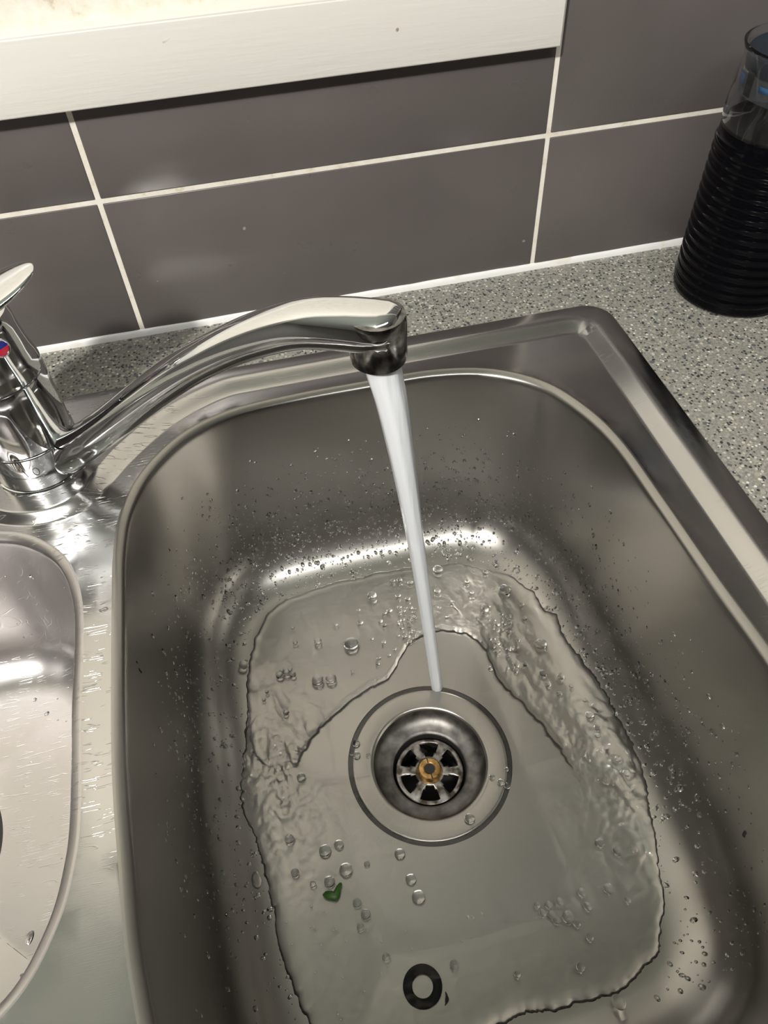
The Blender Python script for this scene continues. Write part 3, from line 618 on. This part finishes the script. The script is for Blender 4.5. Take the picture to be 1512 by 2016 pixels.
# droplets clinging to the bowl walls, flattened domes pulled downhill
def droplets(name, rings, nlev0, nlev1, count, size, dens, m, label):
    R_ = np.array(rings[nlev0:nlev1]); dV = []; dF = []; nl, nb, _ = R_.shape; k = 0; tries = 0; nj = 10
    while k < count and tries < count*60:
        tries += 1; u = random.random()*(nl-1.001); v = random.randrange(nb); i = int(u); f = u-i
        p = R_[i, v]*(1-f)+R_[i+1, v]*f; v2 = (v+1) % nb; g_ = random.random(); p = p*(1-g_)+(R_[i, v2]*(1-f)+R_[i+1, v2]*f)*g_
        tv = R_[i, (v+1) % nb]-R_[i, v-1]; tu = R_[i+1, v]-R_[i, v]; seg = np.linalg.norm(tu)
        if random.random() > dens(p, u/(nl-1))*min(1, seg/13.): continue
        n_ = np.cross(tv, tu); n_ /= np.linalg.norm(n_); c_ = np.array([(DC if rings is ringsR else DL)[0], (DC if rings is ringsR else DL)[1], -60.])
        if np.dot(n_, c_-p) < 0: n_ = -n_
        tu = tu/seg; tv = np.cross(n_, tu); r = size*(0.4+random.random()**3*1.5); el = 1+random.random()*0.7; wob = random.uniform(-.5, .5); a_, b_ = tu*math.cos(wob)+tv*math.sin(wob), tv*math.cos(wob)-tu*math.sin(wob)
        o0 = len(dV)
        for rr_, h in ((1.0, 0.0), (0.9, 0.32), (0.6, 0.58)):
            for j in range(nj):
                t = 2*PI*j/nj; dV.append(p+n_*(h*r*0.85+0.02)+a_*(rr_*r*el*math.cos(t)+0.15*r*h)+b_*(rr_*r*math.sin(t)))
        dV.append(p+n_*(r*0.6))
        dF += [tuple(q+o0 for q in f_) for f_ in grid_faces(3, nj)]+[(o0+2*nj+j, o0+2*nj+(j+1) % nj, o0+3*nj) for j in range(nj)]+[tuple(o0+j for j in range(nj))[::-1]]
        k += 1
    me = bpy.data.meshes.new(name); me.from_pydata((np.array(dV)*K).tolist(), [], dF); me.update(); me.materials.append(m); me.polygons.foreach_set('use_smooth', [True]*len(dF))
    bm = bmesh.new(); bm.from_mesh(me); bmesh.ops.recalc_face_normals(bm, faces=bm.faces); bm.to_mesh(me); bm.free()
    o = bpy.data.objects.new(name, me); C.objects.link(o); tag(o, label, 'water drops', kind='stuff'); return o
def in_pool(p):
    a = math.atan2(p[1]-DC[1], p[0]-DC[0]); j = int(round((a+PI)/(2*PI)*720)) % 720; return math.hypot(p[0]-DC[0], p[1]-DC[1]) < Ro[j]+1
def dR_(p, u):
    if in_pool(p) or p[1] < -490: return 0
    if p[1] < -400 and random.random() < 0.6: return 0
    d = np.clip((u-0.12)/0.45, 0, 1)
    back = np.exp(-((p[1]+110)/60)**2); right = 1.3 if p[0] > 150 else 0.5
    return float(d*(0.12+0.88*max(back, 0.42*right)))
droplets('water_droplets', ringsR, 6, 31, 3500, 1.0, dR_, M['water'], 'scattered water droplets on the walls of the right bowl')
droplets('water_droplets', ringsL, 8, 36, 60, 1.0, lambda p, u: 0.6 if p[0] > -260 else 0.0, M['water'], 'few water droplets scattered in the dry left bowl')
# larger single drops seen on the bowl and between the bowls
def drop(px, py, z, rx, ry, rot, n_, label):
    x, y = at(px, py, z); me = dome_mesh('water_drop', False); me.materials.clear(); me.materials.append(M['water'])
    o = bpy.data.objects.new('water_drop', me); C.objects.link(o); o.scale = (rx*K, ry*K, min(rx, ry)*0.55*K)
    o.rotation_euler = Vector(n_).to_track_quat('Z', 'Y').to_euler(); o.location = (x*K, y*K, z*K); tag(o, label, 'water drop')
drop(479, 1309, -166.2, 4.2, 3.4, 0, (0.35, 0, 1), 'round water drop beside the left pool edge, near the back')
drop(505, 1733, -167.4, 5.5, 3.4, 0, (0.35, 0, 1), 'long water drop beside the left pool edge, near the front')
drop(1219, 1974, -164.5, 3.6, 4.6, 0, (-0.1, 0.45, 1), 'large water drop in front of the pool, bottom right')
drop(60, 1846, -92, 3.6, 3.6, 0, (-0.9, 0.2, 1), 'single large water drop inside the left bowl near its front')
drop(203, 1199, -1.9, 2.6, 1.2, 0, (0, 0, 1), 'small water drop on the steel divider between the bowls')

# things lying in the bowl
def on_floor(px, py):
    x, y = at(px, py, zR+0.5); return x, y, pool_top(x, y)[1]
x, y, zf = on_floor(832, 1943); prof = []
V = []; nA = 56; nB_ = 14
for i in range(nA):
    a = 2*PI*i/nA
    for j in range(nB_):
        t = 2*PI*j/nB_; e = 0.8; r = 8.95+2.75*math.copysign(abs(math.cos(t))**e, math.cos(t)); V.append((x+r*math.cos(a), y+r*math.sin(a), zf+1.35+1.25*math.copysign(abs(math.sin(t))**e, math.sin(t))))
F = [(i*nB_+j, i*nB_+(j+1) % nB_, ((i+1) % nA)*nB_+(j+1) % nB_, ((i+1) % nA)*nB_+j) for i in range(nA) for j in range(nB_)]
tag(obj('rubber_washer', V, F, M['rubber']), 'black rubber ring washer lying in the water at the front of the bowl', 'washer')
# leaf scrap: a bent two-lobed shred
lp = [(636, 1764), (642, 1757), (651, 1755.5), (658, 1757), (663, 1748), (669, 1741), (673, 1740), (674.5, 1744), (671.5, 1752), (671, 1762), (668, 1771), (662, 1776), (652, 1774), (643, 1772), (637, 1767)]
L2 = [at(a, b, zR+1) for a, b in lp]; cx = np.mean([q[0] for q in L2]); cy = np.mean([q[1] for q in L2]); zl = pool_top(cx, cy)[0]-0.1
n_ = len(L2); lob = lambda q: 1.1*math.sin((q[0]+q[1])*0.45)*0.5
V = [(q[0], q[1], zl+lob(q)+0.25) for q in L2]+[(q[0], q[1], zl+lob(q)-0.2) for q in L2]+[(at(661, 1764, zR+1)+(zl+1.1,)), (at(661, 1764, zR+1)+(zl-0.3,))]
F = [(i, (i+1) % n_, 2*n_) for i in range(n_)]+[(n_+(i+1) % n_, n_+i, 2*n_+1) for i in range(n_)]+[(i, n_+i, n_+(i+1) % n_, (i+1) % n_) for i in range(n_)]
leaf = obj('leaf_scrap', V, F, M['leaf']); tag(leaf, 'small torn green leaf shred floating in the sink water', 'leaf')
sc_ = empty('food_scrap', tuple(np.array(on_floor(880, 1968))*K))
sx, sy, sz = on_floor(880, 1968)
def shred(name, L, r, ang, c, m, parent=None, curve=0.3):
    V = []; n1, n2 = 9, 8
    for i in range(n1):
        t = i/(n1-1)*2-1; rr_ = r*math.sqrt(max(0.02, 1-t*t))*(1+0.25*math.sin(5*t+2)); lx_ = t*L; ly_ = curve*L*t*t
        for j in range(n2):
            a = 2*PI*j/n2; px_, py_ = lx_, ly_+rr_*math.cos(a); V.append((c[0]+px_*math.cos(ang)-py_*math.sin(ang), c[1]+px_*math.sin(ang)+py_*math.cos(ang), c[2]+r*0.6+0.6*rr_*math.sin(a)))
    return obj(name, V, grid_faces(n1, n2)+[tuple(range(n2)), tuple((n1-1)*n2+j for j in range(n2))], m, parent)
shred('husk', 3.6, 1.0, 1.25, (sx, sy, sz), M['scrap'], sc_); tag(sc_, 'tiny dark food scrap under water beside the black rubber washer', 'food scrap')
def wall_speck(px, py, L, r, label):
    # find where the pixel ray meets the right bowl wall
    d = AX @ np.array([(px-756)/F_PX, -(py-1008)/F_PX, 1.0]); ts = np.linspace(0.3, 0.9, 600); Q = (CAM[None, :]+ts[:, None]*d[None, :])*1000
    ins_ = sdist(Q[:, :2], RB); fz = floor_z(np.maximum(ins_, -6), PR, 172); k = np.where((Q[:, 2] < 0) & (Q[:, 2] <= fz))[0]
    if not len(k): return
    q = Q[k[0]]; V = []; n1, n2 = 7, 6
    inn = inward(RB)[np.argmin(((RB-q[:2])**2).sum(1))]; nn_ = np.array([inn[0], inn[1], 0.1]); dn = np.array([0.1*inn[1], -0.1*inn[0], -1.0])
    sd_ = np.cross(nn_, dn)
    for i in range(n1):
        t = i/(n1-1)*2-1; rr_ = r*(1-t*t*0.85)*(1+0.3*math.sin(7*t))
        for j in range(n2):
            a = 2*PI*j/n2; V.append(q+dn*t*L+sd_*(rr_*math.cos(a)+0.4*r*math.sin(3*t))+nn_*(0.5*rr_*math.sin(a)+0.3*r))
    o = obj('food_speck', V, grid_faces(n1, n2)+[tuple(range(n2)), tuple((n1-1)*n2+j for j in range(n2))], M['scrap']); tag(o, label, 'food speck')
wall_speck(333, 1083, 2.0, 0.8, 'small black food speck on the bowl wall at the back left corner')
wall_speck(276, 1322, 3.4, 0.8, 'larger lower black food speck on the left wall of the right bowl')
wall_speck(269, 1304, 1.6, 0.6, 'tiny upper black food speck on the left wall of the right bowl')
wall_speck(1466, 1642, 3.0, 1.3, 'black food speck stuck to the right wall of the bowl')

# ------------------------------------------------------------------ ribbed glass bottle at the right
BX, BY = 377.0, -71.0
bt = empty('glass_bottle', (BX*K, BY*K, 0.0)); tag(bt, 'ribbed glass bottle of black liquid with clear neck, standing on the worktop', 'bottle')
prof = [(0.01, 0.6), (38, 0.5), (42, 1.0), (44.2, 3.0), (45.0, 6.5)]
z = 12.0; pitch = 7.3
while z < 121:
    R0 = 45.3-1.6*(z/130)
    prof += [(R0-1.1, z-pitch*0.5), (R0-0.3, z-pitch*0.32), (R0+0.35, z-pitch*0.12), (R0+0.35, z+pitch*0.12), (R0-0.3, z+pitch*0.32)]; z += pitch
lathe('body', prof+[(43.0, z-pitch*0.5), (42.6, 126.0)], (BX, BY, 0), M['blacklid'], bt, 96, deg=70)['label'] = 'ribbed body filled with black liquid'
lathe('liquid_surface', [(42.0, 124.0), (0.01, 124.0)], (BX, BY, 0), M['liquid'], bt, 64)
lathe('neck', [(42.8, 124.5), (43.5, 131), (43.4, 136), (42.8, 143), (41.6, 149), (40.9, 154), (40.9, 164), (41.6, 170), (42.9, 172.6), (43.0, 173.8), (41.8, 174.2), (40.4, 172.0), (39.4, 165), (39.4, 154), (40.2, 148), (41.2, 142), (41.8, 136), (41.2, 124.5)], (BX, BY, 0), M['glass'], bt, 96)['label'] = 'clear glass shoulder and neck'
lathe('liner', [(38.6, 146), (38.6, 159.5)], (BX, BY, 0), M['tint'], bt, 72)['label'] = 'smoky blue band inside the neck'
def patch(name, a0, a1, z0, z1, m, r=39.0):
    V = []; n_ = 8
    for k in range(n_+1):
        a = a0+(a1-a0)*k/n_
        for rr_ in (r, r+0.25):
            for zz in (z0, z1): V.append((BX+rr_*math.cos(a), BY+rr_*math.sin(a), zz))
    F = []
    for k in range(n_):
        b = k*4; c = b+4; F += [(b, c, c+1, b+1), (b+2, b+3, c+3, c+2), (b+1, c+1, c+3, b+3), (b, b+2, c+2, c)]
    F += [(0, 1, 3, 2), (n_*4, n_*4+2, n_*4+3, n_*4+1)]
    return obj(name, V, F, m, bt)
patch('black_print', -3.24, -3.06, 147.5, 162, M['lblack']); patch('blue_print', -3.55, -3.32, 151, 158, M['lblue']); patch('blue_print', -2.92, -2.3, 153, 156.5, M['lblue'])
lathe('dark_mouth_disc', [(38.2, 160), (38.9, 169), (38.2, 170), (36.5, 168.5), (30, 166.5), (0.01, 166)], (BX, BY, 0), M['mouth'], bt, 64)  # navy disc added to stand for the dark inside of the open mouth

# ceiling lamp and housing of the added strip, out of view (their light is set at the top)
o = lathe('ceiling_lamp', [(95, 1459), (95, 1445), (80, 1440), (78, 1452)], (-700, -1380, 0), M['fitting'], None, 32)
tag(o, 'round white ceiling lamp on the left of the room', 'lamp')
o = box('added_strip_housing', (-620, -1320, 1436), (620, -1180, 1459.5), M['fitting'], bev=3); tag(o, 'long white unseen ceiling strip added to broaden the bowl highlight', 'lamp')
